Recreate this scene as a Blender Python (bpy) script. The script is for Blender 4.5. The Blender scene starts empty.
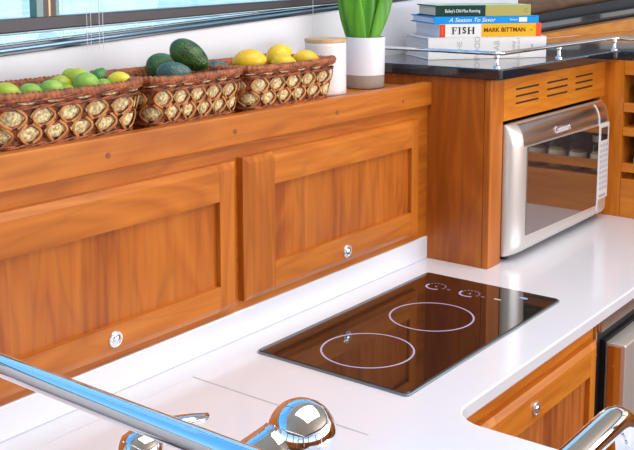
import bpy, bmesh, math, random
from mathutils import Vector, Matrix
random.seed(7)
PI = math.pi
sc = bpy.context.scene
COL = sc.collection

# ------------------------------------------------------------------ camera
CX, CY, FP = 317.0, 108.14, 1008.12
CAM = Vector((-1.1517, -.9915, .5913))
yaw, pit, rol = map(math.radians, (37.2155, -7.7197, -.109))
FW = Vector((math.cos(yaw)*math.cos(pit), math.sin(yaw)*math.cos(pit), math.sin(pit)))
r0 = Vector((math.sin(yaw), -math.cos(yaw), 0)); u0 = r0.cross(FW)
RT = r0*math.cos(rol) + u0*math.sin(rol); UP = RT.cross(FW)
cd = bpy.data.cameras.new('camera'); cam = bpy.data.objects.new('camera', cd); COL.objects.link(cam)
cd.sensor_width = 36; cd.lens = 36*FP/634; cd.shift_y = -(225-CY)/634; cd.clip_start = .02; cd.clip_end = 500
cam.matrix_world = Matrix(((RT.x, UP.x, -FW.x, CAM.x), (RT.y, UP.y, -FW.y, CAM.y), (RT.z, UP.z, -FW.z, CAM.z), (0, 0, 0, 1)))
sc.camera = cam

def ray(u, v): return FW + RT*((u-CX)/FP) - UP*((v-CY)/FP)
def at(u, v, ax, val):
    i = 'xyz'.index(ax); d = ray(u, v); return CAM + d*((val-CAM[i])/d[i])
def far(u, v, t): return CAM + ray(u, v)*t

# ------------------------------------------------------------------ materials
def newmat(name):
    m = bpy.data.materials.new(name); m.use_nodes = True
    nt = m.node_tree; b = nt.nodes['Principled BSDF']; return m, nt, b
def setp(b, **k):
    for a, v in k.items(): b.inputs[a.replace('_', ' ')].default_value = v
def flat(name, col, rough=.5, metal=0., bump=0., bscale=200., var=.0, vscale=20., coat=0., spec=.5, hard=False):
    m, nt, b = newmat(name); N = nt.nodes; L = nt.links
    setp(b, Roughness=rough, Metallic=metal); b.inputs['Coat Weight'].default_value = coat
    b.inputs['Specular IOR Level'].default_value = spec
    tc = N.new('ShaderNodeTexCoord')
    no = N.new('ShaderNodeTexNoise'); no.inputs['Scale'].default_value = vscale; no.inputs['Detail'].default_value = 4
    L.new(tc.outputs['Object'], no.inputs['Vector'])
    cr = N.new('ShaderNodeMix'); cr.data_type = 'RGBA'
    c2 = tuple(max(0, min(1, c*(1-var))) for c in col); c3 = tuple(min(1, c*(1+var)) for c in col)
    cr.inputs[6].default_value = (*c2, 1); cr.inputs[7].default_value = (*c3, 1)
    if hard:
        hm = N.new('ShaderNodeMapRange'); hm.inputs[1].default_value = .40; hm.inputs[2].default_value = .60; L.new(no.outputs['Fac'], hm.inputs[0]); L.new(hm.outputs[0], cr.inputs[0])
    else: L.new(no.outputs['Fac'], cr.inputs[0])
    L.new(cr.outputs[2], b.inputs['Base Color'])
    if bump:
        n2 = N.new('ShaderNodeTexNoise'); n2.inputs['Scale'].default_value = bscale; n2.inputs['Detail'].default_value = 3
        L.new(tc.outputs['Object'], n2.inputs['Vector'])
        bp = N.new('ShaderNodeBump'); bp.inputs['Strength'].default_value = bump; bp.inputs['Distance'].default_value = .002
        L.new(n2.outputs['Fac'], bp.inputs['Height']); L.new(bp.outputs['Normal'], b.inputs['Normal'])
    return m
def wood(name, axis, dark, mid, light, rough=.38, coat=.12, planks=0.):
    m, nt, b = newmat(name); N = nt.nodes; L = nt.links
    tc = N.new('ShaderNodeTexCoord'); oi = N.new('ShaderNodeObjectInfo')
    add = N.new('ShaderNodeVectorMath'); add.operation = 'MULTIPLY_ADD'
    cmb = N.new('ShaderNodeCombineXYZ')
    for i in range(3): L.new(oi.outputs['Random'], cmb.inputs[i])
    add.inputs[1].default_value = (3, 5, 7)
    L.new(cmb.outputs[0], add.inputs[0]); L.new(tc.outputs['Object'], add.inputs[2])
    def mp(sa, sc_):
        k = N.new('ShaderNodeMapping'); s = [sc_]*3; s['xyz'.index(axis)] = sa
        k.inputs['Scale'].default_value = s; L.new(add.outputs[0], k.inputs['Vector']); return k
    m1 = mp(1.1, 8.); n1 = N.new('ShaderNodeTexNoise'); n1.inputs['Scale'].default_value = 1.; n1.inputs['Detail'].default_value = 3; n1.inputs['Distortion'].default_value = .6
    L.new(m1.outputs[0], n1.inputs['Vector'])
    # cathedral lines: bands made from the slow noise
    mu = N.new('ShaderNodeMath'); mu.operation = 'MULTIPLY'; mu.inputs[1].default_value = 22.; L.new(n1.outputs['Fac'], mu.inputs[0])
    fr = N.new('ShaderNodeMath'); fr.operation = 'PINGPONG'; fr.inputs[1].default_value = 1.; L.new(mu.outputs[0], fr.inputs[0])
    m2 = mp(4., 85.); n2 = N.new('ShaderNodeTexNoise'); n2.inputs['Scale'].default_value = 1.; n2.inputs['Detail'].default_value = 5
    L.new(m2.outputs[0], n2.inputs['Vector'])
    m3 = mp(1.2, 7.); n3 = N.new('ShaderNodeTexNoise'); n3.inputs['Scale'].default_value = 1.3; n3.inputs['Detail'].default_value = 2
    L.new(m3.outputs[0], n3.inputs['Vector'])
    a1 = N.new('ShaderNodeMath'); a1.operation = 'MULTIPLY_ADD'; a1.inputs[1].default_value = .15; L.new(fr.outputs[0], a1.inputs[0])
    s2 = N.new('ShaderNodeMath'); s2.operation = 'MULTIPLY'; s2.inputs[1].default_value = .30; L.new(n2.outputs['Fac'], s2.inputs[0]); L.new(s2.outputs[0], a1.inputs[2])
    a2 = N.new('ShaderNodeMath'); a2.operation = 'MULTIPLY_ADD'; a2.inputs[1].default_value = .36; L.new(n3.outputs['Fac'], a2.inputs[0]); L.new(a1.outputs[0], a2.inputs[2])
    last = a2
    if planks:
        sx = N.new('ShaderNodeSeparateXYZ'); L.new(tc.outputs['Object'], sx.inputs[0])
        d = N.new('ShaderNodeMath'); d.operation = 'DIVIDE'; d.inputs[1].default_value = planks
        ad = N.new('ShaderNodeMath'); ad.operation = 'ADD'; L.new(sx.outputs[0], ad.inputs[0]); L.new(sx.outputs[1], ad.inputs[1])
        L.new(ad.outputs[0], d.inputs[0]); fl = N.new('ShaderNodeMath'); fl.operation = 'FLOOR'; L.new(d.outputs[0], fl.inputs[0])
        wn = N.new('ShaderNodeTexWhiteNoise'); wn.noise_dimensions = '1D'; L.new(fl.outputs[0], wn.inputs['W'])
        a3 = N.new('ShaderNodeMath'); a3.operation = 'MULTIPLY_ADD'; a3.inputs[1].default_value = .16; L.new(wn.outputs[0], a3.inputs[0]); L.new(a2.outputs[0], a3.inputs[2])
        a4 = N.new('ShaderNodeMath'); a4.operation = 'SUBTRACT'; a4.inputs[1].default_value = .08; L.new(a3.outputs[0], a4.inputs[0]); last = a4
    ramp = N.new('ShaderNodeValToRGB'); e = ramp.color_ramp.elements
    e[0].position = .28; e[0].color = (*dark, 1); e[1].position = .60; e[1].color = (*light, 1)
    k = e.new(.44); k.color = (*mid, 1)
    L.new(last.outputs[0], ramp.inputs[0])
    m5 = mp(1.6, 16.); n5 = N.new('ShaderNodeTexNoise'); n5.inputs['Scale'].default_value = 1.; n5.inputs['Detail'].default_value = 2; n5.inputs['Distortion'].default_value = .4; L.new(m5.outputs[0], n5.inputs['Vector'])
    q1 = N.new('ShaderNodeMath'); q1.operation = 'MULTIPLY'; q1.inputs[1].default_value = 13.; L.new(n5.outputs['Fac'], q1.inputs[0])
    q2 = N.new('ShaderNodeMath'); q2.operation = 'PINGPONG'; q2.inputs[1].default_value = 1.; L.new(q1.outputs[0], q2.inputs[0])
    q3 = N.new('ShaderNodeMath'); q3.operation = 'POWER'; q3.inputs[1].default_value = 4.; L.new(q2.outputs[0], q3.inputs[0])
    q4 = N.new('ShaderNodeMath'); q4.operation = 'MULTIPLY'; q4.inputs[1].default_value = .30; L.new(q3.outputs[0], q4.inputs[0])
    mxc = N.new('ShaderNodeMix'); mxc.data_type = 'RGBA'; mxc.inputs[7].default_value = (*[c*.62 for c in dark], 1)
    L.new(q4.outputs[0], mxc.inputs[0]); L.new(ramp.outputs[0], mxc.inputs[6]); L.new(mxc.outputs[2], b.inputs['Base Color'])
    bp = N.new('ShaderNodeBump'); bp.inputs['Strength'].default_value = .04; bp.inputs['Distance'].default_value = .001
    L.new(n2.outputs['Fac'], bp.inputs['Height']); L.new(bp.outputs['Normal'], b.inputs['Normal'])
    b.inputs['Specular IOR Level'].default_value = .38
    setp(b, Roughness=rough); b.inputs['Coat Weight'].default_value = coat; b.inputs['Coat Roughness'].default_value = .22
    return m
WC = ((.42, .105, .007), (.55, .158, .014), (.63, .208, .026))
WP = ((.33, .070, .005), (.47, .120, .008), (.55, .162, .015))
WR = ((.56, .155, .009), (.68, .215, .014), (.76, .275, .028))
wx = wood('cherry_grain_x', 'x', *WC); wy = wood('cherry_grain_y', 'y', *WC); wz = wood('cherry_grain_z', 'z', *WC)
wpz = wood('cherry_panel_z', 'z', *WP, planks=.058)
wrx = wood('cherry_warm_x', 'x', *WR); wry = wood('cherry_warm_y', 'y', *WR); wrz = wood('cherry_warm_z', 'z', *WR)
wside = wood('cherry_side_z', 'z', (.33, .075, .006), (.44, .112, .010), (.53, .155, .018), planks=.05)
wfloor = wood('floor_teak', 'x', (.12, .05, .02), (.22, .1, .045), (.3, .15, .07), planks=.07)
dkwood = wood('brown_overhead_wood', 'x', (.10, .045, .02), (.17, .08, .04), (.24, .12, .06))
quartz = flat('white_quartz', (.82, .82, .88), .16, var=.012, vscale=300, coat=.3)
wallm = flat('offwhite_wall', (.78, .785, .83), .6, bump=.04, bscale=60, var=.02, vscale=3)
black_g = flat('black_granite', (.018, .018, .024), .08, var=.4, vscale=300, coat=.5)
chrome = flat('chrome', (.86, .88, .92), .04, 1.)
steel = flat('brushed_steel', (.66, .64, .63), .27, 1., bump=.05, bscale=400)
steel2 = flat('satin_steel_front', (.76, .73, .69), .34, .65)
nickel = flat('satin_nickel', (.86, .84, .84), .24, .8)
white_pl = flat('white_plastic', (.84, .83, .84), .4)
grey_pl = flat('grey_plastic', (.45, .45, .48), .4)
key_pl = flat('key_grey', (.60, .60, .64), .5)
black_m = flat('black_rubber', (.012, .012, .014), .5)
glass_bk = flat('black_ceramic_glass', (.014, .010, .009), .035, coat=.5, spec=.8)
rimgrey = flat('cooktop_edge', (.25, .27, .29), .3, .6)
mark = flat('lilac_print', (.50, .44, .66), .4)
mark_w = flat('white_print', (.8, .75, .8), .4)
mark_b = flat('blue_print', (.30, .42, .80), .4)
alu_dark = flat('dark_bronze_frame', (.050, .040, .046), .38, .2)
gasket = flat('black_gasket', (.010, .022, .035), .16, spec=.8)
gasket_glint = flat('gasket_sky_glint', (.22, .38, .55), .15, .5, spec=.9)  # blue sky highlight of the black gasket, put into the colour
wicker = flat('reddish_wicker', (.30, .085, .025), .5, bump=.9, bscale=500, var=.6, vscale=140, hard=True)
rimw = flat('wicker_rim', (.33, .095, .026), .5, bump=.6, bscale=300, var=.35, vscale=60, hard=True)
rattan = flat('rattan_strip', (.56, .235, .070), .42, var=.25, vscale=60, hard=True)
twig = flat('dark_twig', (.27, .062, .022), .42, var=.5, vscale=90, hard=True)
straw = flat('straw_cord', (.84, .62, .32), .8, bump=1., bscale=450, var=.42, vscale=210, hard=True)
liner_m = flat('basket_liner', (.10, .04, .02), .8)
m_green = flat('leaf_green', (.055, .30, .018), .35, var=.3, vscale=30)
pot_w = flat('white_glaze', (.80, .80, .86), .35)
pot_t = flat('taupe_clay', (.36, .30, .25), .7, bump=.2, bscale=300, var=.1, vscale=100)
soil = flat('soil', (.05, .035, .02), .9, bump=.8)
can_w = flat('white_ceramic', (.82, .80, .80), .4)
lidw = wood('pale_lid_wood', 'x', (.55, .32, .14), (.68, .43, .21), (.75, .5, .27))
paper = flat('page_edges', (.78, .76, .74), .8, bump=.4, bscale=800)
paper_c = flat('cream_page_edges', (.78, .68, .56), .8)

def stripes_paper(name, col):
    m, nt, b = newmat(name); N = nt.nodes; L = nt.links
    tc = N.new('ShaderNodeTexCoord'); mp = N.new('ShaderNodeMapping'); mp.inputs['Scale'].default_value = (3, 3, 900)
    no = N.new('ShaderNodeTexNoise'); no.inputs['Scale'].default_value = 1.; L.new(tc.outputs['Object'], mp.inputs[0]); L.new(mp.outputs[0], no.inputs['Vector'])
    r = N.new('ShaderNodeValToRGB'); r.color_ramp.elements[0].position = .3; r.color_ramp.elements[0].color = (*[c*.72 for c in col], 1)
    r.color_ramp.elements[1].position = .6; r.color_ramp.elements[1].color = (*col, 1)
    L.new(no.outputs['Fac'], r.inputs[0]); L.new(r.outputs[0], b.inputs['Base Color']); setp(b, Roughness=.8); return m
paper = stripes_paper('page_edges_striped', (.90, .90, .95)); paper_c = stripes_paper('cream_pages_striped', (.82, .70, .56))

def fruitmat(name, c1, c2, sc_=25, rough=.35, bump=.25, bs=300):
    m, nt, b = newmat(name); N = nt.nodes; L = nt.links
    tc = N.new('ShaderNodeTexCoord'); no = N.new('ShaderNodeTexNoise'); no.inputs['Scale'].default_value = sc_; no.inputs['Detail'].default_value = 5
    oi = N.new('ShaderNodeObjectInfo'); ad = N.new('ShaderNodeVectorMath'); ad.operation = 'ADD'
    L.new(tc.outputs['Object'], ad.inputs[0]); L.new(oi.outputs['Random'], ad.inputs[1]); L.new(ad.outputs[0], no.inputs['Vector'])
    r = N.new('ShaderNodeValToRGB'); r.color_ramp.elements[0].position = .35; r.color_ramp.elements[0].color = (*c1, 1)
    r.color_ramp.elements[1].position = .65; r.color_ramp.elements[1].color = (*c2, 1)
    L.new(no.outputs['Fac'], r.inputs[0]); L.new(r.outputs[0], b.inputs['Base Color'])
    v = N.new('ShaderNodeTexVoronoi'); v.inputs['Scale'].default_value = bs; L.new(tc.outputs['Object'], v.inputs['Vector'])
    bp = N.new('ShaderNodeBump'); bp.inputs['Strength'].default_value = bump; bp.inputs['Distance'].default_value = .001
    L.new(v.outputs['Distance'], bp.inputs['Height']); L.new(bp.outputs['Normal'], b.inputs['Normal'])
    setp(b, Roughness=rough); b.inputs['Subsurface Weight'].default_value = 0.; return m
lime_y = fruitmat('lime_yellowgreen', (.35, .47, .03), (.52, .60, .06))
lime_g = fruitmat('lime_green', (.20, .42, .04), (.36, .56, .08))
lime_d = fruitmat('lime_dark', (.05, .20, .04), (.10, .30, .07))
lemon_m = fruitmat('lemon', (.86, .50, .015), (.92, .62, .03), rough=.32)
lemon_l = fruitmat('lemon_lime', (.66, .62, .02), (.80, .72, .04))
avo_m = fruitmat('avocado_dark', (.010, .032, .008), (.06, .15, .02), sc_=60, rough=.35, bump=.9, bs=260)
avo_g = fruitmat('avocado_green', (.035, .11, .03), (.08, .22, .06), sc_=50, rough=.4, bump=.9, bs=260)
avo_b = fruitmat('avocado_bluish', (.04, .10, .09), (.10, .19, .17), sc_=60, rough=.38, bump=.9, bs=260)

def glassmat(name, tint, refl=.12, rough=.0):
    m = bpy.data.materials.new(name); m.use_nodes = True; nt = m.node_tree; N = nt.nodes; L = nt.links; N.clear()
    o = N.new('ShaderNodeOutputMaterial'); t = N.new('ShaderNodeBsdfTransparent'); t.inputs[0].default_value = (*tint, 1)
    g = N.new('ShaderNodeBsdfGlossy'); g.inputs['Roughness'].default_value = rough
    f = N.new('ShaderNodeFresnel'); f.inputs[0].default_value = 1.45
    ge = N.new('ShaderNodeNewGeometry'); iv = N.new('ShaderNodeMath'); iv.operation = 'SUBTRACT'; iv.inputs[0].default_value = 1.; L.new(ge.outputs['Backfacing'], iv.inputs[1])
    ml = N.new('ShaderNodeMath'); ml.operation = 'MULTIPLY'; L.new(f.outputs[0], ml.inputs[0]); L.new(iv.outputs[0], ml.inputs[1])
    mx = N.new('ShaderNodeMixShader'); L.new(ml.outputs[0], mx.inputs[0]); L.new(t.outputs[0], mx.inputs[1]); L.new(g.outputs[0], mx.inputs[2]); L.new(mx.outputs[0], o.inputs[0]); return m
winglass = glassmat('window_glass', (.93, .98, .97))
jarglass = glassmat('jar_glass', (.85, .88, .86))
mwglass = flat('microwave_window_glass', (.045, .035, .035), .05, coat=1., spec=1.)
mwglass.node_tree.nodes['Principled BSDF'].inputs['IOR'].default_value = 2.2
darkglass = flat('dash_dark_glass', (.03, .035, .045), .06, coat=1.)
def watermat():
    m, nt, b = newmat('harbour_water'); N = nt.nodes; L = nt.links
    tc = N.new('ShaderNodeTexCoord'); mp = N.new('ShaderNodeMapping'); mp.inputs['Scale'].default_value = (.25, 1.2, 1)
    mp.inputs['Rotation'].default_value = (0, 0, .9)
    no = N.new('ShaderNodeTexNoise'); no.inputs['Scale'].default_value = 1.6; no.inputs['Detail'].default_value = 6
    L.new(tc.outputs['Object'], mp.inputs[0]); L.new(mp.outputs[0], no.inputs['Vector'])
    r = N.new('ShaderNodeValToRGB'); r.color_ramp.elements[0].position = .36; r.color_ramp.elements[0].color = (.16, .42, .44, 1)
    r.color_ramp.elements[1].position = .5; r.color_ramp.elements[1].color = (.62, .70, .66, 1)
    L.new(no.outputs['Fac'], r.inputs[0]); L.new(r.outputs[0], b.inputs['Base Color'])
    bp = N.new('ShaderNodeBump'); bp.inputs['Strength'].default_value = .15; bp.inputs['Distance'].default_value = .05
    L.new(no.outputs['Fac'], bp.inputs['Height']); L.new(bp.outputs['Normal'], b.inputs['Normal'])
    setp(b, Roughness=.7); b.inputs['Specular IOR Level'].default_value = .1; return m
water = watermat()
def col(name, rgb, rough=.55): return flat(name, rgb, rough, spec=.2)

# ------------------------------------------------------------------ mesh helpers
def link(name, me, mat, parent=None, smooth=False, bevel=0., seg=2):
    o = bpy.data.objects.new(name, me); COL.objects.link(o)
    if mat: me.materials.append(mat)
    if smooth:
        for p in me.polygons: p.use_smooth = True
    if bevel:
        md = o.modifiers.new('bevel', 'BEVEL'); md.width = bevel; md.segments = seg; md.limit_method = 'ANGLE'; md.angle_limit = .6
    if parent: o.parent = parent
    return o
def mesh(name, V, F, mat, parent=None, smooth=False, bevel=0., seg=2):
    me = bpy.data.meshes.new(name); me.from_pydata([tuple(v) for v in V], [], F); me.update()
    bm = bmesh.new(); bm.from_mesh(me); bmesh.ops.recalc_face_normals(bm, faces=bm.faces); bm.to_mesh(me); bm.free()
    return link(name, me, mat, parent, smooth, bevel, seg)
class MB:
    def __init__(s): s.V = []; s.F = []
    def add(s, V, F):
        n = len(s.V); s.V += [Vector(v) for v in V]; s.F += [tuple(i+n for i in f) for f in F]; return s
    def box(s, x0, x1, y0, y1, z0, z1):
        V = [(x, y, z) for x in (x0, x1) for y in (y0, y1) for z in (z0, z1)]
        return s.add(V, [(0, 1, 3, 2), (4, 6, 7, 5), (0, 4, 5, 1), (2, 3, 7, 6), (0, 2, 6, 4), (1, 5, 7, 3)])
    def prism(s, poly, z0, z1, ax='z'):
        n = len(poly)
        def m(p, w): return {'z': (p[0], p[1], w), 'y': (p[0], w, p[1]), 'x': (w, p[0], p[1])}[ax]
        V = [m(p, z0) for p in poly]+[m(p, z1) for p in poly]
        return s.add(V, [tuple(range(n))[::-1], tuple(range(n, 2*n))]+[(i, (i+1) % n, n+(i+1) % n, n+i) for i in range(n)])
    def tube(s, pts, r, n=12, closed=False, caps=True, flat_=None):
        pts = [Vector(p) for p in pts]; N = len(pts); V = []; F = []; ref = None
        for i, p in enumerate(pts):
            a = pts[(i-1) % N] if closed or i > 0 else p; b = pts[(i+1) % N] if closed or i < N-1 else p
            t = (b-a).normalized()
            if ref is None:
                ref = Vector((0, 0, 1)) if abs(t.z) < .9 else Vector((1, 0, 0))
            ref = (ref - t*ref.dot(t))
            if ref.length < 1e-6: ref = t.orthogonal()
            ref.normalize(); bi = t.cross(ref); rr = r[i] if isinstance(r, (list, tuple)) else r
            for k in range(n):
                an = 2*PI*k/n; V.append(p + ref*math.cos(an)*rr + bi*math.sin(an)*rr*(flat_ or 1))
        M = N if closed else N-1
        for i in range(M):
            for k in range(n):
                a = i*n+k; b = i*n+(k+1) % n; c = ((i+1) % N)*n+(k+1) % n; d = ((i+1) % N)*n+k; F.append((a, b, c, d))
        if caps and not closed: F.append(tuple(range(n))[::-1]); F.append(tuple(range((N-1)*n, N*n)))
        return s.add(V, F)
    def lathe(s, prof, n=32, c=(0, 0, 0), ax=(0, 0, 1), cap=True):
        a = Vector(ax).normalized(); u = a.orthogonal().normalized(); w = a.cross(u); c = Vector(c); V = []; F = []
        for r, h in prof:
            for k in range(n): V.append(c + a*h + (u*math.cos(2*PI*k/n)+w*math.sin(2*PI*k/n))*r)
        for i in range(len(prof)-1):
            for k in range(n): F.append((i*n+k, i*n+(k+1) % n, (i+1)*n+(k+1) % n, (i+1)*n+k))
        if cap: F.append(tuple(range(n))); F.append(tuple(range((len(prof)-1)*n, len(prof)*n)))
        return s.add(V, F)
    def build(s, name, mat, parent=None, smooth=False, bevel=0., seg=2): return mesh(name, s.V, s.F, mat, parent, smooth, bevel, seg)
def smooth_angle(o, ang=.6):
    me = o.data; bm = bmesh.new(); bm.from_mesh(me)
    for e in bm.edges: e.smooth = not (len(e.link_faces) == 2 and e.calc_face_angle(0) > ang)
    for f in bm.faces: f.smooth = True
    bm.to_mesh(me); bm.free(); return o
def thing(name, label, cat, loc=(0, 0, 0), rz=0, group=None):
    o = bpy.data.objects.new(name, None); COL.objects.link(o); o.location = loc; o.rotation_euler = (0, 0, rz); o.empty_display_size = .05
    o['label'] = label; o['category'] = cat
    if group: o['group'] = group
    return o
def tag(o, label, cat, group=None):
    o['label'] = label; o['category'] = cat
    if group: o['group'] = group
    return o
def struct(o): o['kind'] = 'structure'; return o
def dup(root, loc, rz=None, label=None, rot=None, scale=None):
    r = root.copy(); COL.objects.link(r); r.location = loc
    if rz is not None: r.rotation_euler = (0, 0, rz)
    if rot is not None: r.rotation_euler = rot
    if scale is not None: r.scale = scale
    if label: r['label'] = label
    for ch in list(root.children):
        c = ch.copy(); COL.objects.link(c); c.parent = r
        for g in list(ch.children):
            d = g.copy(); COL.objects.link(d); d.parent = c
    return r
def text(name, body, size, org, right, up, mat, parent=None, align='CENTER', ext=.0002, bold=0., sx=1., shear=0.):
    cu = bpy.data.curves.new(name, 'FONT'); cu.body = body; cu.size = size; cu.align_x = align; cu.align_y = 'CENTER'; cu.extrude = ext; cu.offset = bold; cu.shear = shear
    to = bpy.data.objects.new('tmp', cu); COL.objects.link(to); bpy.context.view_layer.update()
    me = bpy.data.meshes.new_from_object(to.evaluated_get(bpy.context.evaluated_depsgraph_get()))
    bpy.data.objects.remove(to); R = Vector(right).normalized(); U = Vector(up).normalized(); Nn = R.cross(U)
    M = Matrix(((R.x*sx, U.x, Nn.x, org[0]), (R.y*sx, U.y, Nn.y, org[1]), (R.z*sx, U.z, Nn.z, org[2]), (0, 0, 0, 1)))
    me.transform(M); me.materials.clear()
    return link(name, me, mat, parent)

# ================================================================== SETTING
struct(MB().box(-3.2, 3.6, -3.2, .30, -.93, -.90).build('floor', wfloor))
# back wall up to the sloping window sill: sill line rises to the right with the sheer of the hull
YW = .262
zl, zr = .4665, .5665          # sill height at x=-.3 and x=1.5
def sill(x): return .4692 + (x+.28)*.0495
def railz(x): return .5037 + (x+.28)*.031
struct(MB().prism([(-1.6, -.9), (1.42, -.9), (1.42, sill(1.42)-.001), (-1.6, sill(-1.6)-.001)], YW, YW+.03, 'y').build('wall_back', wallm))
struct(MB().prism([(-1.6, 1.25), (1.42, 1.25), (1.42, 1.35), (-1.6, 1.35)], YW, YW+.03, 'y').build('wall_upper', wallm))
# window
wn = bpy.data.objects.new('window_1', None); COL.objects.link(wn); struct(wn); wn.location = (0, YW, .5)
def wp(o): o.parent = wn; o.matrix_parent_inverse = Matrix.Translation((0, -YW, -.5)); return o
def slat(f0, f1, y0, y1, x0=-1.6, x1=1.42):
    m = MB(); V = []
    for x in (x0, x1):
        for y in (y0, y1): V += [(x, y, f0(x)), (x, y, f1(x))]
    return m.add(V, [(0, 1, 3, 2), (4, 6, 7, 5), (0, 4, 5, 1), (2, 3, 7, 6), (0, 2, 6, 4), (1, 5, 7, 3)])
gt = lambda x: .0135-.0040*(x+.28)
wp(slat(lambda x: sill(x)-.0005, lambda x: sill(x)+.0040, YW-.003, YW+.030).build('gasket', gasket, bevel=.001))
wp(MB().tube([(-1.6, YW+.001, sill(-1.6)+.0068), (1.42, YW+.001, sill(1.42)+.0060)], .0031, 12).build('gasket_glint_bead', gasket_glint, smooth=True))  # thin strip carrying the painted highlight along the gasket
wp(slat(lambda x: sill(x)+.0078, lambda x: sill(x)+gt(x), YW+.004, YW+.030).build('gasket', gasket, bevel=.001))
rz0 = lambda x: railz(x)-.0025-.003*(x+.28)
wp(slat(rz0, lambda x: rz0(x)+.021-.0085*(x+.28), YW-.002, YW+.018, -1.6, 1.3).build('window_rail', alu_dark, bevel=.002))
wp(slat(lambda x: rz0(x)-.0035, lambda x: rz0(x)-.002, YW+.004, YW+.016, -1.6, 1.3).build('window_seal', gasket))
wx0 = -.193
teal = flat('teal_seal', (.08, .20, .20), .2); tanm = flat('bronze_bead', (.35, .24, .12), .3, .5); brn = flat('brown_post', (.075, .045, .035), .4)
for a, b_, mt_ in ((0, .012, teal), (.012, .022, brn), (.022, .0255, tanm), (.0255, .036, brn), (.036, .042, teal)):
    wp(MB().box(wx0+a, wx0+b_, YW+.004, YW+.021, railz(wx0)+.012, 1.25).build('window_post', mt_))
wp(slat(lambda x: sill(x)-.002, lambda x: 1.25, YW+.022, YW+.026).build('window_glass', winglass))
struct(MB().box(-1500, 1500, .6, 2500, -1.85, -1.8).build('ground_water', water))
# the rest of the cabin: headliner, and window walls to the side and behind
head = flat('cream_headliner', (.72, .66, .54), .7)
m = MB(); m.box(-3.2, 3.6, -3.2, .29, 1.35, 1.38)
struct(m.build('ceiling', head))
m = MB(); m.box(-3.2, 3.6, -3.23, -3.20, -.9, .05); m.box(-3.2, 3.6, -3.23, -3.20, 1.15, 1.35)
struct(m.build('wall_front', wx))
m = MB(); m.box(-3.23, -3.20, -3.2, .29, -.9, .05); m.box(-3.23, -3.20, -3.2, .29, 1.15, 1.35)
struct(m.build('wall_left', wy))
m = MB(); m.box(3.6, 3.63, -3.2, .29, -.9, .15); m.box(3.6, 3.63, -3.2, .29, 1.15, 1.35)
struct(m.build('wall_right', wy))
for n_, (hx, pts) in enumerate(((0, [-3.15, -1.9, -.6, .7, 2.0, 3.3]), (1, [-3.1, -2.1, -1.1, -.05]), (2, [-3.1, -2.1, -1.1, -.05]))):
    m = MB()
    for p in pts:
        if hx == 0: m.box(p-.05, p+.05, -3.22, -3.19, .05, 1.15)
        elif hx == 1: m.box(-3.22, -3.19, p-.05, p+.05, .05, 1.15)
        else: m.box(3.61, 3.64, p-.05, p+.05, .05, 1.15)
    struct(m.build('window_%d' % (n_+2), alu_dark))

# ================================================================== WORKTOP
WT = thing('worktop', 'white quartz galley worktop with a rounded inner corner and low backsplash', 'worktop')
x0, yf, r = -.022, -.357, .045
poly = [(-.80, .0765), (-.80, -.20), (-.655, -.20), (-.655, -.95), (x0, -.95), (x0, yf-r)]
for i in range(1, 9):
    a = PI - i*(PI/2)/8
    poly.append((x0+r+r*math.cos(a), yf-r+r*math.sin(a)))
poly += [(2.0, yf), (2.0, .2), (.6, .2), (.6, .0765)]
slab = MB(); slab.prism(poly, -.022, 0)
slab.build('slab', quartz, WT, bevel=.003, seg=3)
MB().box(-.80, .6095, .0585, .0760, .0002, .0475).build('backsplash', quartz, WT, bevel=.002)
MB().box(-.1345, -.1325, -.30, .012, .0, .0004).build('cover_seam', flat('seam_grey', (.5, .5, .5), .4), WT)
MB().box(-.75, -.1325, .011, .0125, .0, .0004).build('cover_seam', flat('faint_seam', (.74, .72, .76), .3), WT)

# ================================================================== LOCKER
LK = thing('wall_locker', 'long cherry wood locker with two drop-front doors and a shelf on top', 'cabinet')
MB().box(-.82, .6095, .0625, .080, .0476, .325).build('face_frame', wx, LK)
MB().box(-.82, .6095, .052, .074, .3215, .3688).build('shelf_edge', wx, LK, bevel=.003, seg=3)
MB().box(-.82, .6, .0745, YW-.001, .345, .3595).build('shelf_board', wy, LK)
MB().box(-.82, .6, .081, YW-.001, -.89, -.87).build('locker_base', wy, LK)
MB().box(-.82, -.80, .081, YW-.001, -.87, .344).build('locker_end', wy, LK)
plug = flat('wood_plug', (.25, .07, .02), .5)
for px in (-.248, .0103, .281, -.50):
    MB().lathe([(.0042, 0), (.0042, .0006)], 16, (px, .0520, .3435), (0, -1, 0)).build('wood_plug', plug, LK)
MB().lathe([(.003, 0), (.003, .0006)], 16, (.5, .0520, .340), (0, -1, 0)).build('wood_plug', plug, LK)

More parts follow.
